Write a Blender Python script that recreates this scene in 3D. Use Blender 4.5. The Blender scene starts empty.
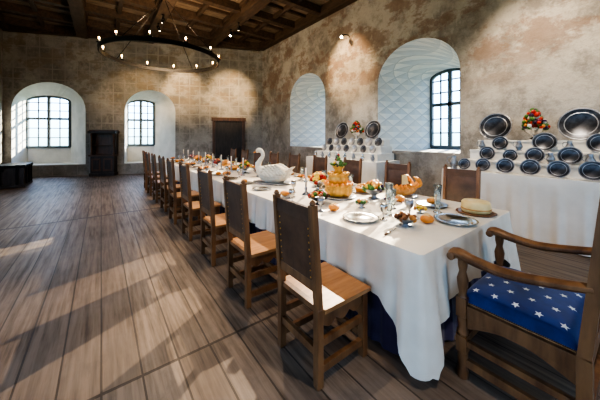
import bpy, math, random
from mathutils import Vector, Matrix
random.seed(7)
rnd = random.Random(11)
pi = math.pi

# ------------------------------------------------------------------ materials
class NT:
    def __init__(s, mat):
        s.nt = mat.node_tree; s.n = s.nt.nodes; s.l = s.nt.links
    def node(s, t, **kw):
        n = s.n.new(t)
        for k, v in kw.items(): setattr(n, k, v)
        return n
    def put(s, sock, v):
        if isinstance(v, bpy.types.NodeSocket): s.l.new(v, sock)
        else: sock.default_value = v
    def math(s, op, a, b=0.0, clamp=False):
        n = s.node('ShaderNodeMath', operation=op); n.use_clamp = clamp
        s.put(n.inputs[0], a); s.put(n.inputs[1], b); return n.outputs[0]
    def mix(s, f, a, b, blend='MIX'):
        n = s.node('ShaderNodeMix', data_type='RGBA', blend_type=blend)
        s.put(n.inputs[0], f)
        for sock, v in ((n.inputs[6], a), (n.inputs[7], b)):
            if not isinstance(v, bpy.types.NodeSocket): v = (*v[:3], 1)
            s.put(sock, v)
        return n.outputs[2]
    def noise(s, vec, scale, detail=4, rough=.55):
        n = s.node('ShaderNodeTexNoise'); s.put(n.inputs['Vector'], vec)
        n.inputs['Scale'].default_value = scale; n.inputs['Detail'].default_value = detail
        n.inputs['Roughness'].default_value = rough; return n.outputs[0]
    def ramp(s, f, lo, hi):
        n = s.node('ShaderNodeMapRange'); s.put(n.inputs[0], f)
        n.inputs[1].default_value = lo; n.inputs[2].default_value = hi; return n.outputs[0]
    def pos(s, scale=(1, 1, 1), obj=False):
        if obj: o = s.node('ShaderNodeTexCoord').outputs['Object']
        else: o = s.node('ShaderNodeNewGeometry').outputs['Position']
        m = s.node('ShaderNodeMapping'); s.l.new(o, m.inputs[0]); m.inputs['Scale'].default_value = scale
        return m.outputs[0]
    def bump(s, h, st, dist=.01):
        n = s.node('ShaderNodeBump'); s.put(n.inputs['Height'], h)
        n.inputs['Strength'].default_value = st; n.inputs['Distance'].default_value = dist
        s.l.new(n.outputs[0], s.n['Principled BSDF'].inputs['Normal'])

def mat(name, col, rough=.6, metal=0, **kw):
    m = bpy.data.materials.new(name); m.use_nodes = True
    b = m.node_tree.nodes['Principled BSDF']
    b.inputs['Base Color'].default_value = (*col, 1); b.inputs['Roughness'].default_value = rough
    b.inputs['Metallic'].default_value = metal
    for k, v in kw.items(): b.inputs[k.replace('_', ' ')].default_value = v
    return m

def noisy(name, c1, c2, scale=8, rough=.6, metal=0, stretch=(1, 1, 1), bump=.2, obj=True, detail=5, lo=.35, hi=.65, dist=.01, **kw):
    m = mat(name, c1, rough, metal, **kw); t = NT(m)
    n = t.noise(t.pos(stretch, obj), scale, detail)
    f = t.ramp(n, lo, hi)
    t.put(t.n['Principled BSDF'].inputs['Base Color'], t.mix(f, c1, c2))
    if bump: t.bump(n, bump, dist)
    return m

def plaster(name, base, light, dark, red, grid=False):
    m = mat(name, base, .9); t = NT(m); p = t.pos()
    a = t.ramp(t.noise(p, .55, 6, .6), .42, .58)
    b = t.ramp(t.noise(p, 1.7, 9, .72), .46, .60)
    c = t.ramp(t.noise(t.pos((1, 1, 1.7)), 1.1, 7, .7), .50, .56)
    d = t.ramp(t.noise(p, 14, 4, .7), .5, .75)
    e = t.ramp(t.noise(t.pos((1, 1, .6)), 3.1, 9, .75), .56, .60)
    col = t.mix(a, base, light)
    col = t.mix(t.math('MULTIPLY', b, .65), col, dark)
    s = t.node('ShaderNodeSeparateXYZ'); t.l.new(p, s.inputs[0])
    band = t.math('MULTIPLY', t.ramp(s.outputs[2], 2.2, 3.2), c)
    col = t.mix(t.math('MULTIPLY', band, .65), col, red)
    col = t.mix(t.math('MULTIPLY', e, .4), col, light)
    col = t.mix(t.math('MULTIPLY', d, .3), col, dark)
    if grid:
        fx = t.math('FRACT', t.math('MULTIPLY', s.outputs[0], 2.6)); fz = t.math('FRACT', t.math('MULTIPLY', s.outputs[2], 2.4))
        gx = t.math('LESS_THAN', fx, .1); gz = t.math('LESS_THAN', fz, .1)
        g = t.math('MULTIPLY', t.math('MAXIMUM', gx, gz), t.math('ADD', t.math('MULTIPLY', b, .45), .18))
        col = t.mix(g, col, light)
    t.put(t.n['Principled BSDF'].inputs['Base Color'], col)
    t.bump(t.noise(p, 7, 9, .75), .5, .04)
    return m

M = {}
M['wall_r'] = plaster('plaster_fresco', (.30, .27, .235), (.46, .43, .385), (.15, .135, .12), (.215, .135, .095))
M['wall_b'] = plaster('plaster_grid', (.255, .245, .225), (.38, .365, .335), (.135, .13, .12), (.22, .18, .13), True)

def niche_mat():
    m = mat('niche_painted_plaster', (.75, .75, .72), .85); t = NT(m); p = t.pos()
    s = t.node('ShaderNodeSeparateXYZ'); t.l.new(p, s.inputs[0])
    u = t.math('ADD', s.outputs[0], s.outputs[1]); v = s.outputs[2]
    a = t.math('FRACT', t.math('MULTIPLY', t.math('ADD', u, v), 3.0))
    b = t.math('FRACT', t.math('MULTIPLY', t.math('SUBTRACT', u, v), 3.0))
    g = t.math('GREATER_THAN', a, b)
    g2 = t.math('GREATER_THAN', t.math('ADD', a, b), 1.0)
    n = t.ramp(t.noise(p, 1.5, 6, .6), .35, .65)
    col = t.mix(t.math('MULTIPLY', g, .75), (.80, .81, .78), (.46, .52, .56))
    col = t.mix(t.math('MULTIPLY', g2, .4), col, (.64, .70, .74))
    ln = t.math('MAXIMUM', t.math('LESS_THAN', a, .06), t.math('LESS_THAN', b, .06))
    col = t.mix(t.math('MULTIPLY', ln, .7), col, (.32, .36, .40))
    col = t.mix(t.math('MULTIPLY', n, .5), col, (.72, .71, .66))
    t.put(t.n['Principled BSDF'].inputs['Base Color'], col); t.bump(t.noise(p, 10), .2, .02)
    return m
M['niche'] = niche_mat()
M['niche_b'] = noisy('niche_back_plaster', (.60, .62, .60), (.74, .75, .73), 2, .85, obj=False)

def floor_mat():
    m = mat('worn_plank_floor', (.2, .15, .1), .4); t = NT(m); p = t.pos()
    s = t.node('ShaderNodeSeparateXYZ'); t.l.new(p, s.inputs[0]); X, Y = s.outputs[0], s.outputs[1]
    w = 1 / .21
    px = t.math('MULTIPLY', X, w); idx = t.math('FLOOR', px); fx = t.math('FRACT', px)
    sec = t.math('ADD', t.math('ADD', t.math('GREATER_THAN', Y, 1.94), t.math('GREATER_THAN', Y, 6.4)), t.math('GREATER_THAN', Y, 11.4))
    wn = t.node('ShaderNodeTexWhiteNoise', noise_dimensions='2D')
    cb = t.node('ShaderNodeCombineXYZ'); t.l.new(idx, cb.inputs[0]); t.l.new(sec, cb.inputs[1]); t.l.new(cb.outputs[0], wn.inputs['Vector'])
    r = wn.outputs['Value']
    cb2 = t.node('ShaderNodeCombineXYZ'); t.l.new(t.math('MULTIPLY', X, 26), cb2.inputs[0]); t.l.new(t.math('MULTIPLY', Y, 1.3), cb2.inputs[1]); t.l.new(t.math('MULTIPLY', r, 40), cb2.inputs[2])
    g = t.noise(cb2.outputs[0], 1.0, 6, .65)
    big = t.noise(p, .8, 5, .6)
    wear = t.noise(t.pos((1.6, .7, 1)), 3.0, 8, .75)
    col = t.mix(r, (.15, .105, .073), (.24, .18, .132))
    col = t.mix(t.ramp(g, .4, .66), col, (.068, .044, .029))
    col = t.mix(t.math('MULTIPLY', t.ramp(big, .4, .65), .45), col, (.26, .21, .165))
    col = t.mix(t.math('MULTIPLY', t.ramp(wear, .52, .66), .45), col, (.09, .066, .05))
    gap = t.math('MAXIMUM', t.math('LESS_THAN', fx, .035), t.math('GREATER_THAN', fx, .98))
    for y0, hw in ((1.94, .012), (6.4, .035), (11.4, .03)):
        gap = t.math('MAXIMUM', gap, t.math('LESS_THAN', t.math('ABSOLUTE', t.math('SUBTRACT', Y, y0)), hw))
    col = t.mix(t.math('MULTIPLY', gap, .75), col, (.022, .016, .012))
    b = t.n['Principled BSDF']
    t.put(b.inputs['Base Color'], col)
    t.put(b.inputs['Roughness'], t.math('ADD', t.math('MULTIPLY', g, .35), .30))
    h = t.math('SUBTRACT', t.math('MULTIPLY', g, .4), gap); t.bump(h, .5, .006)
    return m
M['floor'] = floor_mat()
M['ceil'] = noisy('dark_ceiling_timber', (.045, .028, .018), (.095, .06, .038), 3, .6, obj=False, stretch=(4, 1, 4))
M['ceil2'] = noisy('ceiling_panel_timber', (.17, .125, .085), (.28, .215, .15), 3, .65, obj=False, stretch=(1, 4, 4))
M['wood'] = noisy('warm_oak', (.11, .048, .02), (.23, .11, .045), 5, .36, stretch=(3, 3, .6))
M['seatwood'] = noisy('seat_oak', (.27, .13, .05), (.40, .21, .09), 5, .38, stretch=(.6, 4, 3))
M['darkwood'] = noisy('dark_oak', (.05, .024, .012), (.11, .05, .024), 5, .4, stretch=(3, 3, .6))
M['leather'] = noisy('brown_leather', (.055, .027, .015), (.11, .056, .03), 6, .40, bump=.4)
M['blackwood'] = noisy('blackened_oak', (.018, .015, .014), (.04, .031, .026), 5, .5, stretch=(3, 3, .6))
M['cloth'] = noisy('cream_linen', (.62, .565, .47), (.72, .67, .58), 3, .85, bump=.15, Sheen_Weight=.2)
M['white'] = noisy('white_linen', (.68, .655, .60), (.78, .755, .70), 3, .85, bump=.15)
M['purple'] = noisy('purple_velvet', (.02, .012, .035), (.05, .03, .08), 4, .8, Sheen_Weight=.3)
M['blue'] = noisy('blue_velvet', (.008, .02, .10), (.012, .035, .17), 9, .85, Sheen_Weight=.2)
M['star'] = mat('star_thread', (.65, .68, .68), .7)
M['iron'] = mat('black_iron', (.015, .014, .013), .45, .7)
M['pewter'] = noisy('pewter', (.22, .23, .25), (.42, .43, .45), 12, .38, .9, bump=.1)
M['dpewter'] = noisy('dark_pewter', (.025, .028, .035), (.085, .09, .105), 9, .36, .8, bump=.1)
M['silver'] = noisy('silver', (.5, .5, .48), (.66, .65, .63), 12, .25, 1, bump=.05)
M['gold'] = noisy('gilt_crust', (.50, .24, .045), (.75, .42, .09), 14, .35, .35, bump=.6)
M['bread'] = noisy('bread_crust', (.42, .16, .03), (.68, .33, .09), 12, .55, bump=.6)
M['orange'] = noisy('orange_roll', (.60, .20, .035), (.8, .35, .07), 10, .5)
M['cheese'] = noisy('pale_cheese', (.66, .50, .22), (.80, .66, .36), 8, .5)
M['green'] = noisy('green_leaf', (.03, .10, .015), (.09, .2, .03), 10, .5)
M['red'] = noisy('red_fruit', (.35, .015, .01), (.6, .06, .02), 6, .3)
M['grape'] = mat('dark_grape', (.05, .012, .05), .3)
M['yellow'] = noisy('lemon', (.8, .5, .05), (.85, .62, .12), 10, .4)
M['pie'] = noisy('brown_meat', (.16, .06, .025), (.3, .13, .05), 14, .45, bump=.6)
M['feather'] = noisy('ivory_feather', (.58, .52, .41), (.74, .69, .58), 25, .8, stretch=(1, 4, 4), bump=.6)
M['glass'] = mat('clear_glass', (.9, .95, .93), .04, 0, Transmission_Weight=.92, IOR=1.3)
M['wax'] = mat('ivory_wax', (.8, .74, .6), .5, 0, Subsurface_Weight=.2)
M['frame'] = mat('window_frame_paint', (.08, .11, .13), .5)
M['lead'] = mat('window_lead', (.05, .06, .07), .5, .3)
def emis(name, c, s):
    m = mat(name, c); b = m.node_tree.nodes['Principled BSDF']
    b.inputs['Emission Color'].default_value = (*c, 1); b.inputs['Emission Strength'].default_value = s; return m
M['bulb'] = emis('candle_bulb', (1, .6, .22), 30)
M['lamp'] = emis('spot_lens', (1, .8, .5), 20)
def pane():
    m = bpy.data.materials.new('old_window_glass'); m.use_nodes = True; nt = m.node_tree
    nt.nodes.clear(); o = nt.nodes.new('ShaderNodeOutputMaterial'); mx = nt.nodes.new('ShaderNodeMixShader')
    tr = nt.nodes.new('ShaderNodeBsdfTransparent'); gl = nt.nodes.new('ShaderNodeBsdfGlossy')
    tr.inputs[0].default_value = (.93, .97, 1, 1); gl.inputs['Roughness'].default_value = .05
    mx.inputs[0].default_value = .05
    nt.links.new(tr.outputs[0], mx.inputs[1]); nt.links.new(gl.outputs[0], mx.inputs[2]); nt.links.new(mx.outputs[0], o.inputs[0]); return m
M['pane'] = pane()

# ------------------------------------------------------------------ mesh builder
class MB:
    def __init__(s): s.v = []; s.f = []; s.mi = []; s.sm = []; s.mats = []
    def m(s, name):
        if name not in s.mats: s.mats.append(name)
        return s.mats.index(name)
    def add(s, vs, fs, mt, smooth=False):
        o = len(s.v); s.v += [tuple(v) for v in vs]; k = s.m(mt)
        for f in fs: s.f.append(tuple(i + o for i in f)); s.mi.append(k); s.sm.append(smooth)
    def box(s, a, b, mt):
        x0, y0, z0 = a; x1, y1, z1 = b
        vs = [(x0, y0, z0), (x1, y0, z0), (x1, y1, z0), (x0, y1, z0), (x0, y0, z1), (x1, y0, z1), (x1, y1, z1), (x0, y1, z1)]
        s.add(vs, [(0, 3, 2, 1), (4, 5, 6, 7), (0, 1, 5, 4), (1, 2, 6, 5), (2, 3, 7, 6), (3, 0, 4, 7)], mt)
    def beam(s, p0, p1, w, t, mt, ref=(1, 0, 0), w1=None, t1=None):
        p0, p1 = Vector(p0), Vector(p1); d = (p1 - p0).normalized(); r = Vector(ref)
        a = (r - d * r.dot(d)).normalized(); b = d.cross(a)
        w1 = w if w1 is None else w1; t1 = t if t1 is None else t1
        vs = []
        for p, ww, tt in ((p0, w, t), (p1, w1, t1)):
            for i, j in ((-1, -1), (1, -1), (1, 1), (-1, 1)): vs.append(p + a * (i * ww / 2) + b * (j * tt / 2))
        s.add(vs, [(3, 2, 1, 0), (4, 5, 6, 7), (0, 1, 5, 4), (1, 2, 6, 5), (2, 3, 7, 6), (3, 0, 4, 7)], mt)
    def lathe(s, prof, mt, c=(0, 0, 0), seg=24, mtx=None, smooth=True, wob=None):
        vs = []; n = len(prof)
        for i in range(seg):
            a = 2 * pi * i / seg
            for j, (r, z) in enumerate(prof):
                rr = r * (1 + (wob(a, j) if wob else 0)); vs.append(Vector((rr * math.cos(a), rr * math.sin(a), z)))
        if mtx: vs = [mtx @ v for v in vs]
        vs = [v + Vector(c) for v in vs]; fs = []
        for i in range(seg):
            k = (i + 1) % seg
            for j in range(n - 1): fs.append((i * n + j, k * n + j, k * n + j + 1, i * n + j + 1))
        s.add(vs, fs, mt, smooth)
    def sph(s, c, r, mt, seg=12, rings=8, mtx=None):
        if not hasattr(r, '__len__'): r = (r, r, r)
        vs = []; 
        for j in range(rings + 1):
            ph = pi * j / rings
            for i in range(seg):
                a = 2 * pi * i / seg
                v = Vector((r[0] * math.sin(ph) * math.cos(a), r[1] * math.sin(ph) * math.sin(a), -r[2] * math.cos(ph)))
                if mtx: v = mtx @ v
                vs.append(v + Vector(c))
        fs = [(j * seg + i, j * seg + (i + 1) % seg, (j + 1) * seg + (i + 1) % seg, (j + 1) * seg + i) for j in range(rings) for i in range(seg)]
        s.add(vs, fs, mt, True)
    def tube(s, pts, rad, mt, seg=10, flat=1.0, ref=(0, 0, 1), sub=1, smooth=True):
        pts = [Vector(p) for p in pts]
        if not hasattr(rad, '__len__'): rad = [rad] * len(pts)
        if sub > 1:
            np_, nr = [], []
            for i in range(len(pts) - 1):
                p0 = pts[max(i - 1, 0)]; p1 = pts[i]; p2 = pts[i + 1]; p3 = pts[min(i + 2, len(pts) - 1)]
                for k in range(sub):
                    u = k / sub
                    np_.append(.5 * ((2 * p1) + (p2 - p0) * u + (2 * p0 - 5 * p1 + 4 * p2 - p3) * u * u + (-p0 + 3 * p1 - 3 * p2 + p3) * u ** 3))
                    uu = u * u * (3 - 2 * u); nr.append(rad[i] * (1 - uu) + rad[i + 1] * uu)
            pts = np_ + [pts[-1]]; rad = nr + [rad[-1]]
        vs = []; n = len(pts)
        for i, p in enumerate(pts):
            d = (pts[min(i + 1, n - 1)] - pts[max(i - 1, 0)]).normalized(); r = Vector(ref)
            a = r - d * r.dot(d)
            if a.length < .05: a = Vector((1, .01, 0)) - d * d.x
            a.normalize(); b = d.cross(a)
            for k in range(seg):
                t = 2 * pi * k / seg; vs.append(p + a * (math.cos(t) * rad[i]) + b * (math.sin(t) * rad[i] * flat))
        fs = [(i * seg + k, i * seg + (k + 1) % seg, (i + 1) * seg + (k + 1) % seg, (i + 1) * seg + k) for i in range(n - 1) for k in range(seg)]
        fs.append(tuple(range(seg))[::-1]); fs.append(tuple((n - 1) * seg + k for k in range(seg)))
        s.add(vs, fs, mt, smooth)
    def poly(s, pts, off, mt):
        n = len(pts); off = Vector(off); vs = [Vector(p) for p in pts]; vs += [v + off for v in vs]
        fs = [tuple(range(n))[::-1], tuple(range(n, 2 * n))] + [(i, (i + 1) % n, (i + 1) % n + n, i + n) for i in range(n)]
        s.add(vs, fs, mt)
    def mesh(s, name):
        me = bpy.data.meshes.new(name); me.from_pydata(s.v, [], s.f)
        for k in s.mats: me.materials.append(M[k])
        for p, i, q in zip(me.polygons, s.mi, s.sm): p.material_index = i; p.use_smooth = q
        import bmesh
        bm = bmesh.new(); bm.from_mesh(me); bmesh.ops.recalc_face_normals(bm, faces=bm.faces); bm.to_mesh(me); bm.free()
        me.update(); return me
    def obj(s, name, loc=(0, 0, 0), rz=0, parent=None, bevel=0):
        o = bpy.data.objects.new(name, s.mesh(name)); bpy.context.scene.collection.objects.link(o)
        o.location = loc; o.rotation_euler = (0, 0, rz)
        if parent: o.parent = parent
        if bevel:
            b = o.modifiers.new('bevel', 'BEVEL'); b.width = bevel; b.segments = 2; b.limit_method = 'ANGLE'; b.angle_limit = .6
        return o
def dup(o, name, loc, rz=0):
    n = bpy.data.objects.new(name, o.data); bpy.context.scene.collection.objects.link(n)
    n.location = loc; n.rotation_euler = (0, 0, rz)
    for md in o.modifiers:
        b = n.modifiers.new('bevel', 'BEVEL'); b.width = md.width; b.segments = 2; b.limit_method = 'ANGLE'; b.angle_limit = .6
    return n
def empty(name, loc=(0, 0, 0)):
    e = bpy.data.objects.new(name, None); bpy.context.scene.collection.objects.link(e); e.location = loc; return e

# ------------------------------------------------------------------ room
H = 5.85
WX, LX, NY = 6.0, -2.95, -3.0
U = Vector((-.921, .389, 0)).normalized()
NB = Vector((.389, .921, 0)).normalized()
P0 = Vector((WX, 10.94, 0))
def yback(x): return (NB.dot(P0) - NB.x * x) / NB.y
def outline(s0, s1, zb, zs, rise, n=18):
    c = (s0 + s1) / 2; w = (s1 - s0) / 2
    o = [(s0, zb)]
    for k in range(n + 1):
        a = pi - pi * k / n; o.append((c + w * math.cos(a), zs + rise * math.sin(a)))
    o.append((s1, zb)); return o
wcount = [0]
def build_wall(name, O, u, nout, L, niches, mt, nmt='niche'):
    mb = MB(); W = lambda s, z, d=0: O + u * s + nout * d + Vector((0, 0, z))
    cur = 0
    for nc in sorted(niches, key=lambda q: q['o'][0]):
        s0, s1, zb, zs, rise = nc['o']
        mb.add([W(cur, 0), W(s0, 0), W(s0, H), W(cur, H)], [(0, 1, 2, 3)], mt)
        if zb > 0: mb.add([W(s0, 0), W(s1, 0), W(s1, zb), W(s0, zb)], [(0, 1, 2, 3)], mt)
        oo = outline(*nc['o'])
        for a, b in zip(oo[1:-2], oo[2:-1]): mb.add([W(*a), W(*b), W(b[0], H), W(a[0], H)], [(0, 1, 2, 3)], mt)
        i0, i1, izs, ir = nc['i']; t = nc['t']; zi = nc.get('zi', zb); wz = nc['wz']
        ii = outline(i0, i1, zi, izs, ir); n = len(oo)
        vs = [W(*p) for p in oo] + [W(p[0], p[1], t) for p in ii]
        mb.add(vs, [(k, (k + 1) % n, (k + 1) % n + n, k + n) for k in range(n)], nmt, False)
        if wz > zi: mb.add([W(i0, zi, t), W(i1, zi, t), W(i1, wz, t), W(i0, wz, t)], [(0, 1, 2, 3)], nmt)
        wcount[0] += 1; wm = MB()
        wo = outline(i0, i1, wz, izs, ir)
        pts = [W(p[0], p[1], t - .02) for p in wo]
        for k in range(len(pts)): wm.beam(pts[k], pts[(k + 1) % len(pts)], .1, .1, 'frame', ref=nout)
        c = (i0 + i1) / 2; zt = izs + ir; zc = wz + (zt - wz) * .56; ww = i1 - i0
        wm.beam(W(c, wz, t - .02), W(c, zt, t - .02), .07, .10, 'frame', ref=nout)
        wm.beam(W(i0, zc, t - .02), W(i1, zc, t - .02), .07, .09, 'frame', ref=nout)
        for q in (.25, .75):
            s_ = i0 + ww * q; wm.beam(W(s_, wz, t), W(s_, izs + ir * .85, t), .025, .04, 'lead', ref=nout)
        for z_ in [wz + (zc - wz) * q for q in (1 / 3, 2 / 3)] + [zc + (zt - zc) * q for q in (.36, .72)]:
            wm.beam(W(i0, z_, t), W(i1, z_, t), .025, .035, 'lead', ref=nout)
        n2 = len(wo); wm.add([W(p[0], p[1], t + .02) for p in wo], [tuple(range(n2))], 'pane')
        wm.obj('window_%d' % wcount[0])
        ld = bpy.data.lights.new('window_portal', 'AREA'); ld.shape = 'RECTANGLE'; ld.size = ww; ld.size_y = zt - wz
        ld.cycles.is_portal = True
        lo = bpy.data.objects.new('window_portal_light', ld); bpy.context.scene.collection.objects.link(lo)
        lo.location = W(c, (zt + wz) / 2, t + .1); lo.rotation_euler = (nout).to_track_quat('Z', 'Y').to_euler()
        cur = s1
    mb.add([W(cur, 0), W(L, 0), W(L, H), W(cur, H)], [(0, 1, 2, 3)], mt)
    return mb.obj(name)

YR = P0.y
def S(y): return y - NY
build_wall('wall_right', Vector((WX, NY, 0)), Vector((0, 1, 0)), Vector((1, 0, 0)), YR - NY, [
    dict(o=(S(2.44), S(4.50), 1.18, 2.95, .90), i=(S(2.90), S(3.95), 3.18, .22), t=1.8, wz=1.24),
    dict(o=(S(6.62), S(8.67), 1.18, 2.95, .90), i=(S(7.08), S(8.15), 3.18, .22), t=1.8, wz=1.24),
    dict(o=(S(-1.9), S(0.0), 1.18, 2.95, .90), i=(S(-1.5), S(-.4), 3.18, .22), t=1.8, wz=1.24)], 'wall_r')
Lb = (WX - LX) / -U.x
build_wall('wall_back', P0, U, NB, Lb, [
    dict(o=(3.73, 5.67, .45, 2.62, .90), i=(4.79, 5.87, 3.0, .18), t=.9, wz=1.18, zi=.45),
    dict(o=(7.05, 9.47, .45, 2.62, 1.06), i=(8.02, 9.52, 3.05, .18), t=.9, wz=1.12, zi=.45)], 'wall_b', 'niche_b')
YL = yback(LX)
build_wall('wall_left', Vector((LX, NY, 0)), Vector((0, 1, 0)), Vector((-1, 0, 0)), YL - NY, [
    dict(o=(S(a), S(a + 2.6), .7, 2.9, 1.1), i=(S(a + .25), S(a + 2.35), 3.1, .6), t=.8, wz=.8) for a in (-2.4, 1.0, 4.4, 7.8)], 'wall_b', 'niche_b')  # off-frame windows enlarged and multiplied for more daylight fill
build_wall('wall_front', Vector((LX, NY, 0)), Vector((1, 0, 0)), Vector((0, -1, 0)), WX - LX, [
    dict(o=(a, a + 2.4, .7, 2.9, 1.1), i=(a + .2, a + 2.2, 3.1, .6), t=.8, wz=.8) for a in (1.2, 5.2)], 'wall_b', 'niche_b')  # unseen windows added behind the camera to flood the room with sky light
mb = MB(); mb.add([(LX, NY, 0), (WX, NY, 0), (WX, YR, 0), (LX, YL, 0)], [(0, 1, 2, 3)], 'floor'); mb.obj('floor')

mb = MB(); mb.add([(LX, NY, H), (WX, NY, H), (WX, YR, H), (LX, YL, H)], [(3, 2, 1, 0)], 'ceil2'); mb.obj('ceiling')
mb = MB(); zb = H - .38
for x in (-.6, 1.6, 3.8):
    mb.box((x - .17, NY + .01, zb), (x + .17, yback(x + .17) - .02, H - .005), 'ceil')
    mb.box((x - .23, NY + .01, H - .16), (x + .23, yback(x + .23) - .02, H - .008), 'ceil')
y = NY + 1.0
while y < YL - .6:
    xm = WX - .02 if y < YR - .2 else (NB.dot(P0) - NB.y * (y + .12)) / NB.x - .05
    mb.box((LX + .02, y - .1, H - .25), (xm, y + .1, H - .006), 'ceil')
    y += 1.45
y = NY + 1.0 + .725
while y < YL - .6:
    xm = WX - .02 if y < YR - .2 else (NB.dot(P0) - NB.y * (y + .05)) / NB.x - .05
    mb.box((LX + .02, y - .04, H - .1), (xm, y + .04, H - .007), 'ceil')
    y += 1.45
for x in (-1.75, .5, 2.7, 4.9):
    mb.box((x - .06, NY + .01, H - .14), (x + .06, yback(x + .06) - .02, H - .009), 'ceil')
mb.box((WX - .22, NY + .01, H - .34), (WX - .01, YR - .1, H - .004), 'ceil')
mb.box((LX + .01, NY + .01, H - .34), (LX + .2, YL - .12, H - .004), 'ceil')
a = P0 + U * .1 - NB * .1; b = P0 + U * (Lb - .15) - NB * .1
mb.beam(a + Vector((0, 0, H - .17)), b + Vector((0, 0, H - .17)), .18, .33, 'ceil', ref=NB)
mb.obj('ceiling_beams')

def door_build():
    mb = MB()
    w, h = 1.16, 2.25
    mb.box((-w / 2 - .12, -.1, 0), (-w / 2, -.005, h + .12), 'darkwood'); mb.box((w / 2, -.1, 0), (w / 2 + .12, -.005, h + .12), 'darkwood')
    mb.box((-w / 2 - .16, -.12, h), (w / 2 + .16, -.005, h + .16), 'darkwood')
    mb.box((-w / 2, -.06, .01), (w / 2, -.005, h), 'blackwood')
    for i in range(2):
        for j in range(3):
            x0 = -w / 2 + .08 + i * .53; z0 = .12 + j * .71
            mb.box((x0, -.085, z0), (x0 + .45, -.055, z0 + .6), 'blackwood'); mb.box((x0 + .07, -.095, z0 + .07), (x0 + .38, -.08, z0 + .53), 'blackwood')
    mb.sph((w / 2 - .1, -.12, 1.05), .03, 'iron'); return mb
rzb = math.atan2(-U.y, -U.x)
d = door_build().obj('door_1', P0 + U * 1.5, rzb)
mb = MB()
mb.box((-.43, -.42, 0), (.43, -.02, .12), 'blackwood'); mb.box((-.40, -.38, .12), (.40, -.03, .78), 'blackwood')
mb.box((-.44, -.44, .78), (.44, -.02, .84), 'darkwood')
for sx in (-1, 1):
    mb.box((sx * .2 - .16, -.40, .2), (sx * .2 + .16, -.37, .7), 'darkwood'); mb.box((sx * .2 - .1, -.415, .27), (sx * .2 + .1, -.395, .63), 'blackwood')
    mb.box((sx * .40 - .04, -.3, .84), (sx * .40 + .04, -.02, 1.68), 'blackwood')
    mb.lathe([(0, .84), (.045, .84), (.045, .9), (.025, .95), (.035, 1.2), (.025, 1.55), (.045, 1.6), (.045, 1.68), (0, 1.68)], 'darkwood', c=(sx * .38, -.34, 0), seg=12)
mb.box((-.40, -.06, .84), (.40, -.02, 1.68), 'darkwood'); mb.box((-.36, -.3, 1.2), (.36, -.04, 1.23), 'darkwood')
mb.box((-.48, -.42, 1.68), (.48, -.01, 1.78), 'blackwood'); mb.box((-.44, -.38, 1.78), (.44, -.01, 1.82), 'darkwood')
mb.obj('carved_cabinet', P0 + U * 6.32, rzb, bevel=.008)

mb = MB()
mb.box((-.02, -.02, 0), (1.02, 1.12, .1), 'blackwood'); mb.box((0, 0, .1), (1.0, 1.1, .6), 'blackwood')
mb.box((-.03, -.03, .6), (1.03, 1.13, .68), 'iron')
for k in (.15, .5, .85): mb.box((k - .03, -.035, .1), (k + .03, 1.135, .685), 'iron')
mb.box((.42, -.06, .5), (.58, -.03, .66), 'iron')
for k in (.2, .55, .9): mb.box((.99, k - .03, .1), (1.04, k + .03, .685), 'iron')
mb.obj('storage_chest', (-2.87, 11.5, 0), bevel=.01)

# ------------------------------------------------------------------ chairs
def make_chair():
    mb = MB(); w = .225; D = .43; W_ = 'wood'
    for sy in (-1, 1):
        y = sy * (w - .023)
        mb.beam((0, y, 0), (0, y, .47), .046, .046, W_); mb.beam((0, y, .465), (-.045, y, 1.10), .046, .04, W_)
        mb.lathe([(0, 0), (.012, 0), (.022, .012), (.012, .03), (0, .036)], W_, c=(-.046, y, 1.098), seg=10)
        mb.beam((D - .025, y, 0), (D - .025, y, .44), .048, .048, W_)
        for z in (.10, .26): mb.beam((.02, y, z), (D - .03, y, z), .03, .045, W_, ref=(0, 1, 0))
        pts = []; n = 18
        for i in range(n + 1):
            t = i / n; pts.append((.02 + t * (D - .07), y - .012, .375 - .035 * abs(math.sin(t * pi * 3))))
        mb.poly(pts + [(D - .05, y - .012, .44), (.02, y - .012, .44)], (0, .024, 0), W_)
    for z in (.14, .30): mb.beam((D - .025, -w + .04, z), (D - .025, w - .04, z), .03, .045, W_)
    mb.beam((0, -w + .04, .2), (0, w - .04, .2), .028, .05, W_)
    pts = []; n = 18
    for i in range(n + 1):
        t = i / n; pts.append((D - .035, -w + .045 + t * (2 * w - .09), .375 - .035 * abs(math.sin(t * pi * 3))))
    mb.poly(pts + [(D - .035, w - .045, .44), (D - .035, -w + .045, .44)], (.024, 0, 0), W_)
    mb.box((-.01, -w + .048, .44), (.03, w - .048, .475), W_)
    mb.box((.024, -w - .012, .44), (D + .02, w + .012, .468), 'seatwood')
    lean = lambda z: -.045 * (z - .465) / .635
    mb.beam((lean(1.03), -w + .04, 1.035), (lean(1.03), w - .04, 1.035), .03, .09, 'leather')
    mb.beam((lean(.60), -w + .04, .60), (lean(.60), w - .04, .60), .03, .06, W_)
    mb.beam((lean(.61), 0, .60), (lean(1.02), 0, 1.02), .022, 2 * w - .08, 'leather')
    for sy in (-1, 1):
        for k in range(9):
            z = .65 + k * .043; mb.sph((lean(z) - .012, sy * (w - .065), z), .006, 'gold', 6, 4)
    return mb
ys = [1.42 + .95 * i for i in range(9)]
ch = make_chair().obj('dining_chair', (1.05, ys[0], 0), 0, bevel=.004)
for i, y in enumerate(ys[1:]): dup(ch, 'dining_chair', (1.05 + rnd.uniform(-.02, .01), y, 0), rnd.uniform(-.03, .03))
for i, y in enumerate(ys): dup(ch, 'dining_chair', (3.80 + rnd.uniform(-.01, .03), y + .14, 0), pi + rnd.uniform(-.03, .03))

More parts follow.
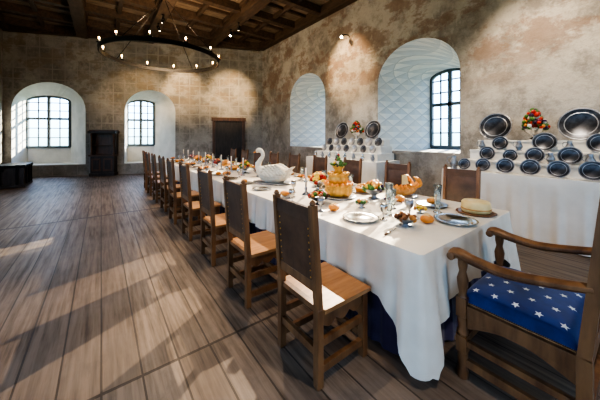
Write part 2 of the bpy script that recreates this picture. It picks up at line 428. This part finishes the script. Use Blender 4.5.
def make_armchair():
    mb = MB(); w = .33; D = .53
    wd = 'wood'
    for sx in (-1, 1):
        x = sx * w
        mb.beam((x, 0, 0), (x, 0, .47), .055, .055, wd, ref=(1, 0, 0)); mb.beam((x, 0, .465), (x, -.09, 1.40), .055, .05, wd)
        mb.sph((x, -.092, 1.42), (.03, .03, .035), wd, 10, 8)
        mb.lathe([(0, 0), (.034, 0), (.034, .03), (.026, .06), (.03, .12), (.03, .18)], wd, c=(x, D, 0), seg=14)
        mb.beam((x, D, .16), (x, D, .26), .058, .058, wd)
        mb.lathe([(.026, .26), (.034, .28), (.024, .31), (.031, .36), (.026, .39)], wd, c=(x, D, 0), seg=14)
        mb.beam((x, D, .38), (x, D, .50), .058, .058, wd)
        mb.lathe([(.028, .50), (.02, .52), (.03, .57), (.033, .61), (.02, .66), (.028, .70), (.028, .735)], wd, c=(x, D, 0), seg=14)
        P = [(x, -.03, .80), (x, .12, .765), (x, .30, .735), (x, .45, .745), (x, .56, .765), (x, .60, .745)]
        mb.tube(P, [.024, .026, .028, .03, .034, .022], wd, 10, flat=1.35, sub=4)
        mb.tube([(x - .045, .585, .745), (x + .045, .585, .745)], .024, wd, 12)
        mb.beam((x, .0, .42), (x, D, .42), .035, .08, wd); mb.beam((x, .02, .10), (x, D, .10), .03, .045, wd); mb.beam((x, .02, .22), (x, D, .22), .03, .035, wd)
        pts = [(x - .012, .03, .385)]
        for i in range(13):
            t = i / 12; pts.append((x - .012, .03 + t * .47, .385 - .07 + .065 * math.sin(t * pi)))
        pts.append((x - .012, .5, .385)); mb.poly(pts, (.024, 0, 0), wd)
    pts = [(-w + .03, D - .012, .39)]
    for i in range(17):
        t = i / 16; pts.append((-w + .03 + t * (2 * w - .06), D - .012, .39 - .09 + .085 * math.sin(t * pi)))
    pts.append((w - .03, D - .012, .39)); mb.poly(pts, (0, .024, 0), wd)
    mb.beam((-w, D, .42), (w, D, .42), .035, .08, wd, ref=(0, 1, 0)); mb.beam((-w, 0, .42), (w, 0, .42), .035, .08, wd, ref=(0, 1, 0))
    mb.beam((-w, D, .22), (w, D, .22), .03, .05, wd, ref=(0, 1, 0)); mb.beam((-w, 0, .14), (w, 0, .14), .03, .05, wd, ref=(0, 1, 0))
    mb.box((-w + .01, .03, .44), (w - .01, D + .01, .465), 'seatwood')
    cw, cd, cy = .325, .265, .285; N = 28
    def zt(u, v):
        e = max(0, 1 - u ** 6) ** .5 * max(0, 1 - v ** 6) ** .5; return .475 + .075 * e + .012 * (1 - u * u) * (1 - v * v)
    vs = []; fs = []
    for i in range(N + 1):
        for j in range(N + 1):
            u, v = -1 + 2 * i / N, -1 + 2 * j / N; vs.append((u * cw, cy + v * cd, zt(u, v)))
    o = len(vs)
    for i in range(N + 1):
        for j in range(N + 1):
            u, v = -1 + 2 * i / N, -1 + 2 * j / N; vs.append((u * cw, cy + v * cd, .466 if (abs(u) < 1 and abs(v) < 1) else .474))
    for i in range(N):
        for j in range(N):
            a = i * (N + 1) + j; q = (a, a + N + 1, a + N + 2, a + 1); fs.append(q); fs.append(tuple(k + o for k in q)[::-1])
    for i in range(N):
        for a, b in ((i, i + 1), (N * (N + 1) + i, N * (N + 1) + i + 1), (i * (N + 1), (i + 1) * (N + 1)), (i * (N + 1) + N, (i + 1) * (N + 1) + N)): fs.append((a, b, b + o, a + o))
    mb.add(vs, fs, 'blue', True)
    for a in range(6):
        for b in range(5):
            u = -.8 + a * .32; v = -.78 + b * .38 + (.19 if a % 2 else 0)
            if v > .85: continue
            cx, cyy = u * cw, cy + v * cd; r0 = .021; st = [(cx, cyy, zt(u, v) + .0035)]
            for k in range(10):
                r = r0 if k % 2 == 0 else r0 * .42; an = pi / 5 * k + a + b; x = cx + r * math.cos(an); y = cyy + r * math.sin(an)
                st.append((x, y, zt(x / cw, (y - cy) / cd) + .003))
            mb.add(st, [(0, k + 1, (k + 1) % 10 + 1) for k in range(10)], 'star')
    lean = lambda z: -.09 * (z - .465) / .935
    mb.beam((-w, lean(1.33), 1.33), (w, lean(1.33), 1.33), .035, .11, wd, ref=(0, 1, 0))
    mb.beam((-w, lean(.68), .68), (w, lean(.68), .68), .035, .07, wd, ref=(0, 1, 0))
    mb.beam((0, lean(.70), .70), (0, lean(1.30), 1.30), .05, 2 * w - .05, 'leather', ref=(0, 1, 0))
    return mb
make_armchair().obj('armchair', (2.16, .20, 0), 0, bevel=.004)

# ------------------------------------------------------------------ cloths
def perim(x0, x1, y0, y1, r=.03, step=.022):
    pts = []
    def seg(a, b, nrm):
        L = (Vector(b) - Vector(a)).length; n = max(2, int(L / step))
        for i in range(n): 
            p = Vector(a).lerp(Vector(b), i / n); pts.append((p, Vector(nrm), min(i / n, 1 - i / n) * L))
    def arc(c, a0):
        for i in range(6):
            a = a0 + (pi / 2) * i / 6; d = Vector((math.cos(a), math.sin(a))); pts.append((Vector(c) + d * r, d, 0))
    seg((x0 + r, y0), (x1 - r, y0), (0, -1)); arc((x1 - r, y0 + r), -pi / 2)
    seg((x1, y0 + r), (x1, y1 - r), (1, 0)); arc((x1 - r, y1 - r), 0)
    seg((x1 - r, y1), (x0 + r, y1), (0, 1)); arc((x0 + r, y1 - r), pi / 2)
    seg((x0, y1 - r), (x0, y0 + r), (-1, 0)); arc((x0 + r, y0 + r), pi)
    return pts
def cloth(name, x0, x1, y0, y1, top, hem, cornerhem, amp, mt, seed=0, rows=14, fold=.35, cb=.06, parent=None, cr=.22):
    P = perim(x0, x1, y0, y1); n = len(P); mb = MB(); vs = []; L = 0; prev = P[0][0]; r = random.Random(seed)
    ph = [r.uniform(0, 6.28) for _ in range(4)]
    for (p, nr, dc) in P:
        L += (p - prev).length; prev = p
        f = .5 * math.sin(L * 2 * pi / fold + ph[0] + .8 * math.sin(L * 3.1)) + .3 * math.sin(L * 2 * pi / (fold * .53) + ph[1]) + .2 * math.sin(L * 2 * pi / (fold * 1.9) + ph[2])
        c = max(0, 1 - dc / cr) ** 1.3
        fc = math.sin(dc * 2 * pi / .13 - 1.2) * max(0, 1 - dc / .45)
        hz = hem + (cornerhem - hem) * c + .012 * math.sin(L * 4 + ph[3])
        for j in range(rows + 1):
            v = j / rows; z = top - .006 - (top - hz) * v if j else top
            off = .004 * (j > 0) + (v ** .8) * (amp * (f * .9 + .7) * (1 - .3 * c) + cb * c * (1 + .35 * f)) + v * fc * cb * .42
            vs.append((p.x + nr.x * off, p.y + nr.y * off, z))
    R = rows + 1; fs = []
    for i in range(n):
        k = (i + 1) % n
        for j in range(rows): fs.append((i * R + j, k * R + j, k * R + j + 1, i * R + j + 1))
    mb.add(vs, fs, mt, True); mb.add([vs[i * R] for i in range(n)], [tuple(range(n))], mt)
    o = mb.obj(name, parent=parent); return o
TX0, TX1, TY0, TY1, TZ = 1.58, 3.24, .86, 9.75, .775
T = empty('banquet_table')
mb = MB(); mb.box((TX0 + .02, TY0 + .02, TZ - .045), (TX1 - .02, TY1 - .02, TZ - .006), 'darkwood')
for yy in (1.4, 3.4, 5.4, 7.4, 9.2):
    for xx in (TX0 + .3, TX1 - .3): mb.box((xx - .05, yy - .05, 0), (xx + .05, yy + .05, TZ - .04), 'darkwood')
    mb.box((TX0 + .3, yy - .03, .1), (TX1 - .3, yy + .03, .2), 'darkwood')
mb.obj('table_frame', parent=T)
cloth('tablecloth', TX0, TX1, TY0, TY1, TZ, .42, .07, .036, 'cloth', 3, fold=.25, cb=.065, parent=T, cr=.27, rows=22)
cloth('under_skirt', TX0 + .07, TX1 - .07, TY0 + .07, TY1 - .07, TZ - .05, .012, .012, .03, 'purple', 5, fold=.16, cb=.0, parent=T)

# ------------------------------------------------------------------ sideboards
def plate_mesh(r, mt):
    mb = MB(); mb.lathe([(0, 0), (r * .6, 0), (r * .68, r * .07), (r * .95, r * .1), (r, r * .12), (r, r * .135), (r * .93, r * .13), (r * .67, r * .1), (r * .58, r * .03), (0, r * .03)], mt, seg=36); return mb
def stand_plate(x, y, z, r, mt='dpewter', tilt=1.3):
    mb = MB(); m = Matrix.Rotation(-tilt, 4, 'Y')
    prof = [(0, 0), (r * .62, 0), (r * .68, r * .04), (r * .95, r * .06), (r, r * .07), (r, r * .09), (r * .93, r * .08), (r * .67, r * .06), (r * .6, r * .02), (0, r * .02)]
    mb.lathe(prof, mt, seg=36, mtx=m, c=(0, 0, 0)); 
    mb.lathe([(r * .66, r * .05), (r * .69, r * .075), (r * .72, r * .065)], 'pewter', seg=36, mtx=m)
    mb.lathe([(r * .92, r * .08), (r * .96, r * .105), (r * 1.01, r * .085), (r, r * .07)], 'pewter', seg=36, mtx=m)
    zmin = min(v[2] for v in mb.v)
    return mb.obj('pewter_plate', (x, y, z - zmin + .006))
def jug(x, y, z, h=.2, mt='pewter'):
    mb = MB(); r = h * .3
    mb.lathe([(0, 0), (r * .8, 0), (r * .8, h * .05), (r * .5, h * .1), (r * .95, h * .3), (r, h * .45), (r * .6, h * .7), (r * .5, h * .8), (r * .62, h * .92), (r * .5, h * .97), (r * .1, h), (0, h * 1.05)], mt, seg=20)
    mb.tube([(0, r * .5, h * .85), (0, r * 1.4, h * .8), (0, r * 1.5, h * .5), (0, r * .95, h * .35)], h * .03, mt, 8, sub=4)
    return mb.obj('pewter_tankard', (x, y, z), rnd.uniform(-.6, .6))
def flower_urn(x, y, z, s=1):
    mb = MB(); mb.lathe([(0, 0), (.07, 0), (.07, .015), (.025, .04), (.025, .07), (.10, .12), (.115, .16), (.12, .165), (.11, .16), (0, .14)], 'silver', seg=24)
    r = random.Random(5)
    for k in range(90):
        a = r.uniform(0, 6.28); h = r.uniform(0, 1); rr = (1 - h) ** .6 * .17 * r.uniform(.6, 1)
        mb.sph((rr * math.cos(a), rr * math.sin(a), .17 + h * .26), r.uniform(.02, .034), r.choice(['red', 'orange', 'green', 'green', 'white', 'green', 'red', 'grape', 'red', 'grape']), 8, 6)
    for k in range(14):
        a = r.uniform(0, 6.28); mb.sph((.12 * math.cos(a), .12 * math.sin(a), .18 + r.uniform(-.02, .1)), (.04, .015, .025), 'green', 8, 5, Matrix.Rotation(a, 4, 'Z'))
    mb.v = [(v[0] * s, v[1] * s, v[2] * s) for v in mb.v]; mb.obj('fruit_urn', (x, y, z + .004))
def sideboard(x0, x1, y0, y1, sy0, sy1):
    E = empty('buffet_sideboard'); top = .95
    mb = MB(); mb.box((x0 + .02, y0 + .02, top - .05), (x1 - .02, y1 - .02, top - .006), 'darkwood')
    for a in (x0 + .12, x1 - .12):
        for b in (y0 + .12, y1 - .12): mb.box((a - .04, b - .04, 0), (a + .04, b + .04, top - .05), 'darkwood')
    mb.obj('frame', parent=E)
    cloth('sideboard_cloth', x0, x1, y0, y1, top, .03, .02, .026, 'white', 9, fold=.24, cb=.03, parent=E)
    mb = MB(); zs = []
    for k in range(3):
        a = x0 + .26 + k * .21; z = top + .17 * (k + 1); mb.box((a, sy0 + k * .06, top + .001), (x1 - .01 - k * .001, sy1 - k * .06, z), 'white'); zs.append((a, z))
        mb.box((a - .012, sy0 + k * .06 - .004, z - .03), (a + .01, sy1 - k * .06 + .004, z + .003), 'white')
    mb.obj('step_shelf', parent=E, bevel=.004)
    return top, zs
top, zs = sideboard(4.90, 5.83, -.35, 2.30, -.06, 2.08)
for y in (1.72, .66): stand_plate(5.66, y, zs[2][1], .25)
flower_urn(5.66, 1.19, zs[2][1] + .002, 1.15)
for y, r in ((1.60, .12), (1.03, .15), (.45, .14)): stand_plate(zs[1][0] + .12, y, zs[1][1], r, 'dpewter')
for y, r in ((1.72, .12), (1.40, .10), (1.10, .12), (.72, .13), (.32, .13)): stand_plate(zs[0][0] + .11, y, zs[0][1], r)
for y, r in ((1.98, .10), (1.70, .11), (1.40, .12), (1.10, .12), (.80, .12), (.48, .13), (.12, .12)): stand_plate(4.90 + .13, y, top, r)
for y, z, x in ((1.32, zs[1][1], 5.4), (.74, zs[1][1], 5.4), (1.84, zs[1][1], 5.4), (.91, zs[0][1], 5.22), (.52, zs[0][1], 5.22)): jug(x, y, z + .005, .17)
for y in (2.18,): jug(5.1, y, top + .003, .24)
top, zs = sideboard(4.90, 5.83, 3.72, 6.25, 3.88, 6.1)
for y in (5.5, 4.4): stand_plate(5.66, y, zs[2][1], .26)
flower_urn(5.66, 4.95, zs[2][1] + .002, 1.15)
for k in range(7):
    stand_plate(zs[1][0] + .12, 4.1 + k * .29, zs[1][1], .11, 'pewter' if k % 2 else 'dpewter'); stand_plate(zs[0][0] + .11, 4.1 + k * .29, zs[0][1], .10, 'dpewter' if k % 2 else 'pewter')
for k in range(8): jug(5.03, 3.92 + k * .29, top + .003, .17, 'silver' if k % 2 else 'pewter')

# ------------------------------------------------------------------ table ware
Z = TZ + .001
def plate(x, y, r=.15, mt='silver'): return plate_mesh(r, mt).obj('dinner_plate', (x, y, Z))
def roll(x, y, z=None, s=.055, mt='orange'):
    mb = MB(); mb.sph((0, 0, s * .62), (s * 1.15, s, s * .65), mt, 18, 12)
    for k in (-1, 0, 1): mb.tube([(k * s * .45, -s * .5, s * 1.1), (k * s * .45 + .004, 0, s * 1.25), (k * s * .45, s * .5, s * 1.1)], s * .09, 'cheese', 6, sub=3)
    return mb.obj('bread_roll', (x, y, Z if z is None else z), rnd.uniform(0, 3))
def bowl(x, y, r=.11, food=('red', 'green', 'grape'), name='fruit_bowl', mt='pewter', n=34, foot=.04, fs=.02, hh=1.0):
    mb = MB(); h = foot
    mb.lathe([(0, 0), (r * .5, 0), (r * .5, .006), (r * .2, h * .5), (r * .25, h), (r * .75, h + r * .25), (r, h + r * .5), (r * 1.06, h + r * .52), (r * .97, h + r * .48), (r * .7, h + r * .3), (0, h + r * .15)], mt, seg=28)
    for k in range(n):
        a = rnd.uniform(0, 6.28); q = rnd.uniform(0, 1) ** .5; rr = q * r * .82
        z = h + r * .42 + (1 - q * q) * r * .7 * hh * rnd.uniform(.6, 1); s = fs * rnd.uniform(.8, 1.3)
        mb.sph((rr * math.cos(a), rr * math.sin(a), z), (s, s * rnd.uniform(.8, 1), s), rnd.choice(food), 10, 7)
    return mb.obj(name, (x, y, Z))
def beaker(x, y, h=.24, r=.036):
    mb = MB(); mb.lathe([(0, 0), (r * 1.1, 0), (r * 1.1, .008), (r * .55, .016), (r * .6, .03), (r * .8, h * .5), (r * 1.05, h), (r * .98, h), (r * .72, h * .5), (r * .5, .04), (0, .035)], 'glass', seg=24)
    for z in (h * .35, h * .6): mb.lathe([(r * .78, z - .004), (r * .93, z), (r * .8, z + .004)], 'glass', seg=24)
    return mb.obj('glass_beaker', (x, y, Z))
def goblet(x, y, h=.17, mt='silver'):
    r = .036; mb = MB(); mb.lathe([(0, 0), (r, 0), (r * .9, .008), (r * .2, .02), (r * .18, h * .3), (r * .35, h * .36), (r * .2, h * .42), (r * .8, h * .55), (r, h * .75), (r * .95, h), (r * .88, h), (r * .85, h * .7), (0, h * .55)], mt, seg=20)
    return mb.obj('wine_goblet', (x, y, Z))
def candlestick(x, y, h=.2):
    mb = MB(); r = .05; mb.lathe([(0, 0), (r, 0), (r, .01), (r * .4, .03), (r * .25, .05), (r * .4, h * .4), (r * .2, h * .5), (r * .3, h * .8), (r * .6, h * .86), (r * .3, h * .9), (r * .3, h), (0, h)], 'pewter', seg=20)
    mb.lathe([(0, h), (.012, h), (.011, h + .14), (0, h + .145)], 'wax', seg=12); mb.tube([(0, 0, h + .14), (.002, 0, h + .155)], .0015, 'iron', 5)
    return mb.obj('candlestick', (x, y, Z))
def knife(x, y, a):
    mb = MB(); mb.tube([(0, 0, .008), (.09, 0, .008)], .007, 'darkwood', 8); mb.poly([(.09, -.008, .006), (.2, -.008, .006), (.215, .004, .006), (.09, .008, .006)], (0, 0, .002), 'silver')
    mb.obj('table_knife', (x, y, Z), a)
def meat_pie(x, y, r=.12, mt='bread'):
    mb = MB(); mb.lathe([(0, 0), (r * 1.35, 0), (r * 1.4, .012), (r * 1.3, .012), (0, .01)], 'pewter', seg=30)
    mb.lathe([(0, .012), (r * .9, .012), (r, .05), (r * 1.03, .065), (r * .95, .07), (r * .5, .09), (0, .1)], mt, seg=40, wob=lambda a, j: .03 * math.sin(a * 14) if 2 < j < 5 else 0)
    for k in range(6): mb.sph((r * .5 * math.cos(k * pi / 3), r * .5 * math.sin(k * pi / 3), .092), (.022, .014, .01), 'gold', 8, 5, Matrix.Rotation(k * pi / 3, 4, 'Z'))
    mb.sph((0, 0, .105), .018, 'gold', 10, 8); return mb.obj('meat_pie', (x, y, Z))

mb = MB()
mb.lathe([(0, 0), (.20, 0), (.215, .015), (.19, .02), (0, .02)], 'pewter', seg=40)
mb.lathe([(0, .02), (.13, .02), (.155, .04), (.165, .09), (.15, .13), (.175, .15), (.17, .165), (.12, .17), (0, .175)], 'gold', seg=56, wob=lambda a, j: .045 * math.sin(a * 14) if 0 < j < 7 else 0)
for k in range(18):
    a = 2 * pi * k / 18; mb.sph((.165 * math.cos(a), .165 * math.sin(a), .17), .021, 'orange', 10, 7)
mb.lathe([(0, .17), (.105, .17), (.115, .2), (.12, .24), (.105, .26), (.13, .275), (.125, .29), (0, .295)], 'gold', seg=44, wob=lambda a, j: .05 * math.sin(a * 11) if 0 < j < 6 else 0)
for k in range(13):
    a = 2 * pi * k / 13; mb.sph((.118 * math.cos(a), .118 * math.sin(a), .293), .018, 'gold', 10, 7)
mb.lathe([(0, .29), (.06, .29), (.045, .33), (.075, .37), (.07, .385), (0, .39)], 'gold', seg=32)
r = random.Random(3)
for k in range(34):
    a = r.uniform(0, 6.28); h = r.random(); rr = (1 - h) * .075; mb.sph((rr * math.cos(a), rr * math.sin(a), .385 + h * .13), r.uniform(.014, .022), r.choice(['green', 'red', 'yellow', 'grape', 'green']), 8, 6)
for k in range(10):
    a = 2 * pi * k / 10; mb.sph((.08 * math.cos(a), .08 * math.sin(a), .40), (.035, .012, .014), 'green', 8, 5, Matrix.Rotation(a, 4, 'Z') @ Matrix.Rotation(-.5, 4, 'Y'))
mb.obj('tiered_gilt_pie', (2.34, 2.34, Z))

# roast swan
mb = MB()
mb.lathe([(0, 0), (.24, 0), (.27, .02), (.24, .022), (0, .015)], 'pewter', seg=40, mtx=Matrix.Diagonal((1, 1.45, 1, 1)))
path = [(0, -.38, .25), (0, -.29, .19), (0, -.14, .16), (0, .04, .155), (0, .17, .17), (0, .26, .21), (0, .32, .29), (0, .28, .39), (0, .22, .47), (0, .235, .55), (0, .30, .58), (0, .36, .555)]
rad = [.015, .08, .145, .155, .13, .085, .052, .038, .032, .032, .04, .024]
mb.tube(path, rad, 'feather', 18, flat=1.1, ref=(1, 0, 0), sub=5)
mb.tube([(0, .355, .557), (0, .42, .535), (0, .44, .528)], [.02, .014, .005], 'orange', 10, flat=.6, ref=(1, 0, 0))
for sx in (-1, 1):
    mb.sph((sx * .030, .315, .59), .007, 'iron', 8, 6)
    for row in range(4):
        for k in range(7 - row):
            y = .12 - k * .066 - row * .02; z = .15 + row * .042 + k * .010; x = sx * (.158 - row * .02 - k * .006)
            m = Matrix.Rotation(.35, 4, 'X') @ Matrix.Rotation(sx * (.25 + row * .2), 4, 'Y')
            mb.sph((x, y, z), (.014, .08, .038), 'feather', 10, 6, m)
for k in (-2, -1, 0, 1, 2): mb.sph((k * .03, -.37, .27), (.016, .09, .014), 'feather', 8, 6, Matrix.Rotation(-k * .2, 4, 'Z') @ Matrix.Rotation(-.5, 4, 'X'))
mb.v = [(v[0] * .9, v[1] * .9, v[2] * .9) for v in mb.v]
mb.obj('swan_centerpiece', (2.22, 3.70, Z), .45)

plate(1.86, 1.58, .16, 'silver'); knife(1.68, 1.20, .2)
plate(2.46, 1.04, .17, 'silver'); 
bowl(2.02, 1.24, .10, ('pie', 'bread', 'pie'), 'stew_bowl', 'pewter', 24, .02, .02, .5)
plate(2.84, 1.44, .16, 'pewter'); roll(2.84, 1.44, Z + .02, .05, 'bread')
roll(2.23, 1.17); roll(1.86, 1.92); roll(2.73, 1.75)
beaker(2.17, 1.50, .30, .036); beaker(2.62, 1.27, .27, .036); beaker(2.40, 1.62, .2, .034)
goblet(2.0, 1.44, .15); goblet(2.28, 1.36, .16, 'pewter')
bowl(2.62, 2.02, .14, ('green', 'yellow', 'grape', 'orange', 'green'), 'fruit_bowl', 'pewter', 46, .05, .028, 1.1)
bowl(1.92, 2.22, .12, ('red', 'pie', 'orange', 'green'), 'fruit_bowl', 'dpewter', 36, .03, .022, .7)
bowl(2.17, 1.83, .075, ('pie', 'green', 'bread'), 'food_bowl', 'silver', 18, .02, .018, .6)
bowl(2.46, 1.36, .065, ('yellow', 'bread'), 'food_bowl', 'silver', 14, .02, .016, .6)
bowl(2.50, 1.72, .07, ('grape', 'red'), 'food_bowl', 'pewter', 18, .03, .016, .8)
candlestick(2.10, 2.68, .2); goblet(1.72, 2.45, .15); goblet(1.74, 1.98, .14, 'pewter')
meat_pie(2.80, 2.33, .11)
mb = MB(); mb.lathe([(0, 0), (.15, 0), (.17, .012), (.15, .014), (0, .01)], 'wood', seg=36)
mb.lathe([(0, .014), (.112, .014), (.122, .025), (.125, .06), (.12, .105), (.108, .118), (0, .12)], 'cheese', seg=40)
mb.lathe([(.124, .045), (.129, .05), (.124, .055)], 'bread', seg=40)
mb.obj('cheese_wheel', (2.90, 1.04, Z))
mb = MB(); mb.lathe([(0, 0), (.17, 0), (.19, .015), (.17, .018), (0, .012)], 'pewter', seg=36)
mb.tube([(-.2, 0, .13), (-.14, 0, .085), (0, 0, .06), (.12, 0, .075), (.2, 0, .14), (.225, 0, .2)], [.012, .045, .06, .055, .03, .008], 'bread', 14, sub=5, flat=1.1, ref=(0, 0, 1))
for k in range(5):
    x = -.12 + k * .06; mb.tube([(x, -.055, .08), (x, 0, .135), (x, .055, .08)], .013, 'orange', 8, sub=3)
for sx in (-1, 1): mb.tube([(.15, sx * .03, .1), (.2, sx * .09, .15), (.15, sx * .12, .22), (.1, sx * .1, .25)], [.014, .02, .026, .006], 'orange', 10, sub=4)
mb.tube([(0, 0, .1), (0, 0, .27)], .006, 'darkwood', 8); mb.poly([(0, -.002, .14), (.1, -.002, .15), (.07, -.002, .26), (0, -.002, .26)], (0, .004, 0), 'cheese')
mb.obj('pastry_ship', (3.0, 1.90, Z), -.5)
y = 2.75; k = 0
while y < 9.5:
    plate(1.82, y, .14, 'silver' if k % 2 else 'pewter'); plate(3.02, y + .1, .14, 'pewter')
    sw = 3.0 < y < 4.2
    if k % 2 == 0: roll(1.82, y, Z + .01, .05)
    elif not sw: bowl(1.88, y + .30, .085, ('bread', 'pie', 'orange'), 'food_bowl', 'pewter', 20, .02, .02, .7)
    if not sw: goblet(2.04, y + .12, .16)
    beaker(2.88, y - .12, .2)
    roll(3.0, y - .2, None, .05, 'bread')
    if k and y < 9.2: bowl(2.74, y + .29, .075, (('red', 'green'), ('bread', 'orange'), ('yellow', 'pie'))[k % 3], 'food_bowl', 'silver', 18, .03, .018, .8)
    if not sw:
        c = k % 4
        if c == 0: bowl(2.38, y, .15, ('green', 'red', 'yellow', 'orange'), 'fruit_bowl', 'silver', 46, .07, .028, 1.1)
        elif c == 1: meat_pie(2.42, y + .05, .14)
        elif c == 2: bowl(2.42, y, .13, ('bread', 'orange'), 'bread_basket', 'gold', 30, .03, .035, .9)
        else: bowl(2.4, y, .12, ('pie', 'grape', 'red'), 'food_bowl', 'pewter', 30, .05, .024, .8)
        if k and y < 9.2: candlestick(2.2, y + .29, .2)
    y += .58; k += 1
mb = MB(); mb.lathe([(0, 0), (.12, 0), (.15, .04), (.16, .05), (.14, .045), (0, .02)], 'silver', seg=30)
for q in range(16):
    a = q * 2.4; rr = .1 * (q / 16) ** .5; mb.sph((rr * math.cos(a), rr * math.sin(a), .06 + .05 * (1 - q / 16)), .034, 'feather', 10, 7)
mb.obj('meringue_dish', (2.66, 3.0, Z))

# ------------------------------------------------------------------ chandelier
mb = MB(); R = 1.3
mb.lathe([(R - .012, -.04), (R + .012, -.04), (R + .012, .04), (R - .012, .04), (R - .012, -.04)], 'iron', seg=72, smooth=False)
mb.lathe([(R - .02, .04), (R + .02, .04), (R + .02, .052), (R - .02, .052), (R - .02, .04)], 'iron', seg=72, smooth=False)
for k in range(12):
    a = 2 * pi * (k + .3) / 12; x, y = R * math.cos(a), R * math.sin(a)
    mb.lathe([(0, .05), (.045, .055), (.05, .07), (.02, .072), (0, .072)], 'iron', c=(x, y, 0), seg=14)
    mb.lathe([(0, .07), (.014, .07), (.014, .13), (0, .13)], 'wax', c=(x, y, 0), seg=10)
    mb.sph((x, y, .15), (.014, .014, .03), 'bulb', 10, 8)
hub = (0, 0, 1.5)
for k in range(4):
    a = 2 * pi * (k + .5) / 4; mb.tube([(R * math.cos(a), R * math.sin(a), .05), hub], .007, 'iron', 8)
mb.lathe([(0, 1.46), (.04, 1.48), (.05, 1.52), (.02, 1.56), (0, 1.56)], 'iron', seg=14)
mb.tube([(0, 0, 1.5), (0, 0, H - 3.48 - .39)], .01, 'iron', 8)
mb.lathe([(0, H - 3.48 - .38), (.08, H - 3.48 - .38), (.07, H - 3.48 - .42), (0, H - 3.48 - .43)], 'iron', seg=16)
CX, CY, CZ = 1.25, 7.3, 3.48
chand = mb.obj('chandelier', (CX, CY, CZ))
def light(name, kind, loc, energy, col, **kw):
    ld = bpy.data.lights.new(name, kind); ld.energy = energy; ld.color = col
    for k, v in kw.items(): setattr(ld, k, v)
    o = bpy.data.objects.new(name, ld); bpy.context.scene.collection.objects.link(o); o.location = loc; return o
light('chandelier_glow', 'POINT', (CX, CY, CZ + .5), 190, (1, .72, .46), shadow_soft_size=.3)

def spot(x, y, tgt, energy, size=.9, col=(1, .68, .38), z=H - .55, soft=.05, blend=.8):
    loc = Vector((x, y, z)); dr = (Vector(tgt) - loc).normalized()
    mb = MB()
    if z > H - .6: mb.tube([(0, 0, .17), (0, 0, .05)], .012, 'iron', 8); mb.sph((0, 0, .16), (.05, .05, .02), 'iron')
    else: mb.tube([(WX - x - .01, 0, .1), (.1, 0, .08), (0, 0, 0)], .012, 'iron', 8, sub=3)
    e = dr * .08
    mb.tube([-e, e * .9], [.045, .055], 'iron', 14); mb.sph(e * .85, .04, 'lamp', 10, 6); mb.obj('ceiling_or_added_spotlight', loc)
    o = light('spot_lamp', 'SPOT', loc + dr * .13, energy, col, spot_size=size, spot_blend=blend, shadow_soft_size=soft)
    o.rotation_euler = (-dr).to_track_quat('Z', 'Y').to_euler()
spot(3.8, 8.6, (4.7, 11.5, 3.4), 620, .75)
spot(3.8, 6.0, (6, 5.6, 3.7), 400, .8)
spot(3.8, 1.2, (6, 1.2, 2.2), 450, 1.0, (1, .82, .62))
spot(3.8, 4.6, (5.4, 4.9, 1.1), 420, .8, (1, .88, .72))  # added lamp, only there to brighten the far sideboard
spot(1.6, 10.3, (2.9, 12.3, 3.5), 400, .75)
spot(1.6, 9.5, (1.2, 12.8, 3.3), 280, .7)
spot(1.6, 3.2, (2.5, 3.3, .8), 240, 1.3, (1, .80, .60))
spot(3.8, 9.3, (2.4, 8.4, .8), 240, 1.2, (1, .80, .60))
spot(1.6, -.5, (2.4, 1.1, .8), 200, 1.2, (1, .84, .68))
spot(5.7, 5.55, (.4, 2.3, 0), 1700, .62, (1, .82, .62), z=4.5, soft=.03)  # added wall spot, stands in for sun patches and casts long chair shadows

# ------------------------------------------------------------------ sun + sky
sd = Vector((-6.8, -2.1, -2.45)).normalized()
so = light('sun', 'SUN', (20, 8, 10), 14, (1, .86, .66), angle=.012); so.rotation_euler = (-sd).to_track_quat('Z', 'Y').to_euler()
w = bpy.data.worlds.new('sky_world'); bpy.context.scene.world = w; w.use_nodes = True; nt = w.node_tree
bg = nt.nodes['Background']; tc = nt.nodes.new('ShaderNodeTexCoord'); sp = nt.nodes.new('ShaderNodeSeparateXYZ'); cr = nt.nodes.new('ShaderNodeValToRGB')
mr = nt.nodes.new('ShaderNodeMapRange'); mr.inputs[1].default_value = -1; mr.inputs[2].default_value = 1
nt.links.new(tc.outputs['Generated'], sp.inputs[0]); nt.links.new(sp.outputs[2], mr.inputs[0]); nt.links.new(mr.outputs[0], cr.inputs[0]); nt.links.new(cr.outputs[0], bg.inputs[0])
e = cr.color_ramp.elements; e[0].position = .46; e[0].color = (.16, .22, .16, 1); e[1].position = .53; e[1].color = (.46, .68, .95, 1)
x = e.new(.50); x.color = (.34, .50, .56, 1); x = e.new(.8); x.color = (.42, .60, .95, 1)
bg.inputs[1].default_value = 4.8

vs_ = bpy.context.scene.view_settings
vs_.view_transform = 'AgX'
try: vs_.look = 'AgX - High Contrast'
except Exception: pass
vs_.exposure = .9

# ------------------------------------------------------------------ camera
cd = bpy.data.cameras.new('cam'); cam = bpy.data.objects.new('camera', cd); bpy.context.scene.collection.objects.link(cam)
cam.location = (0, 0, 1.5); cam.rotation_euler = (pi / 2, 0, -math.radians(36.8)); cd.sensor_width = 36; cd.lens = 15.96; cd.shift_y = -62 / 600; cd.clip_start = .05
bpy.context.scene.camera = cam
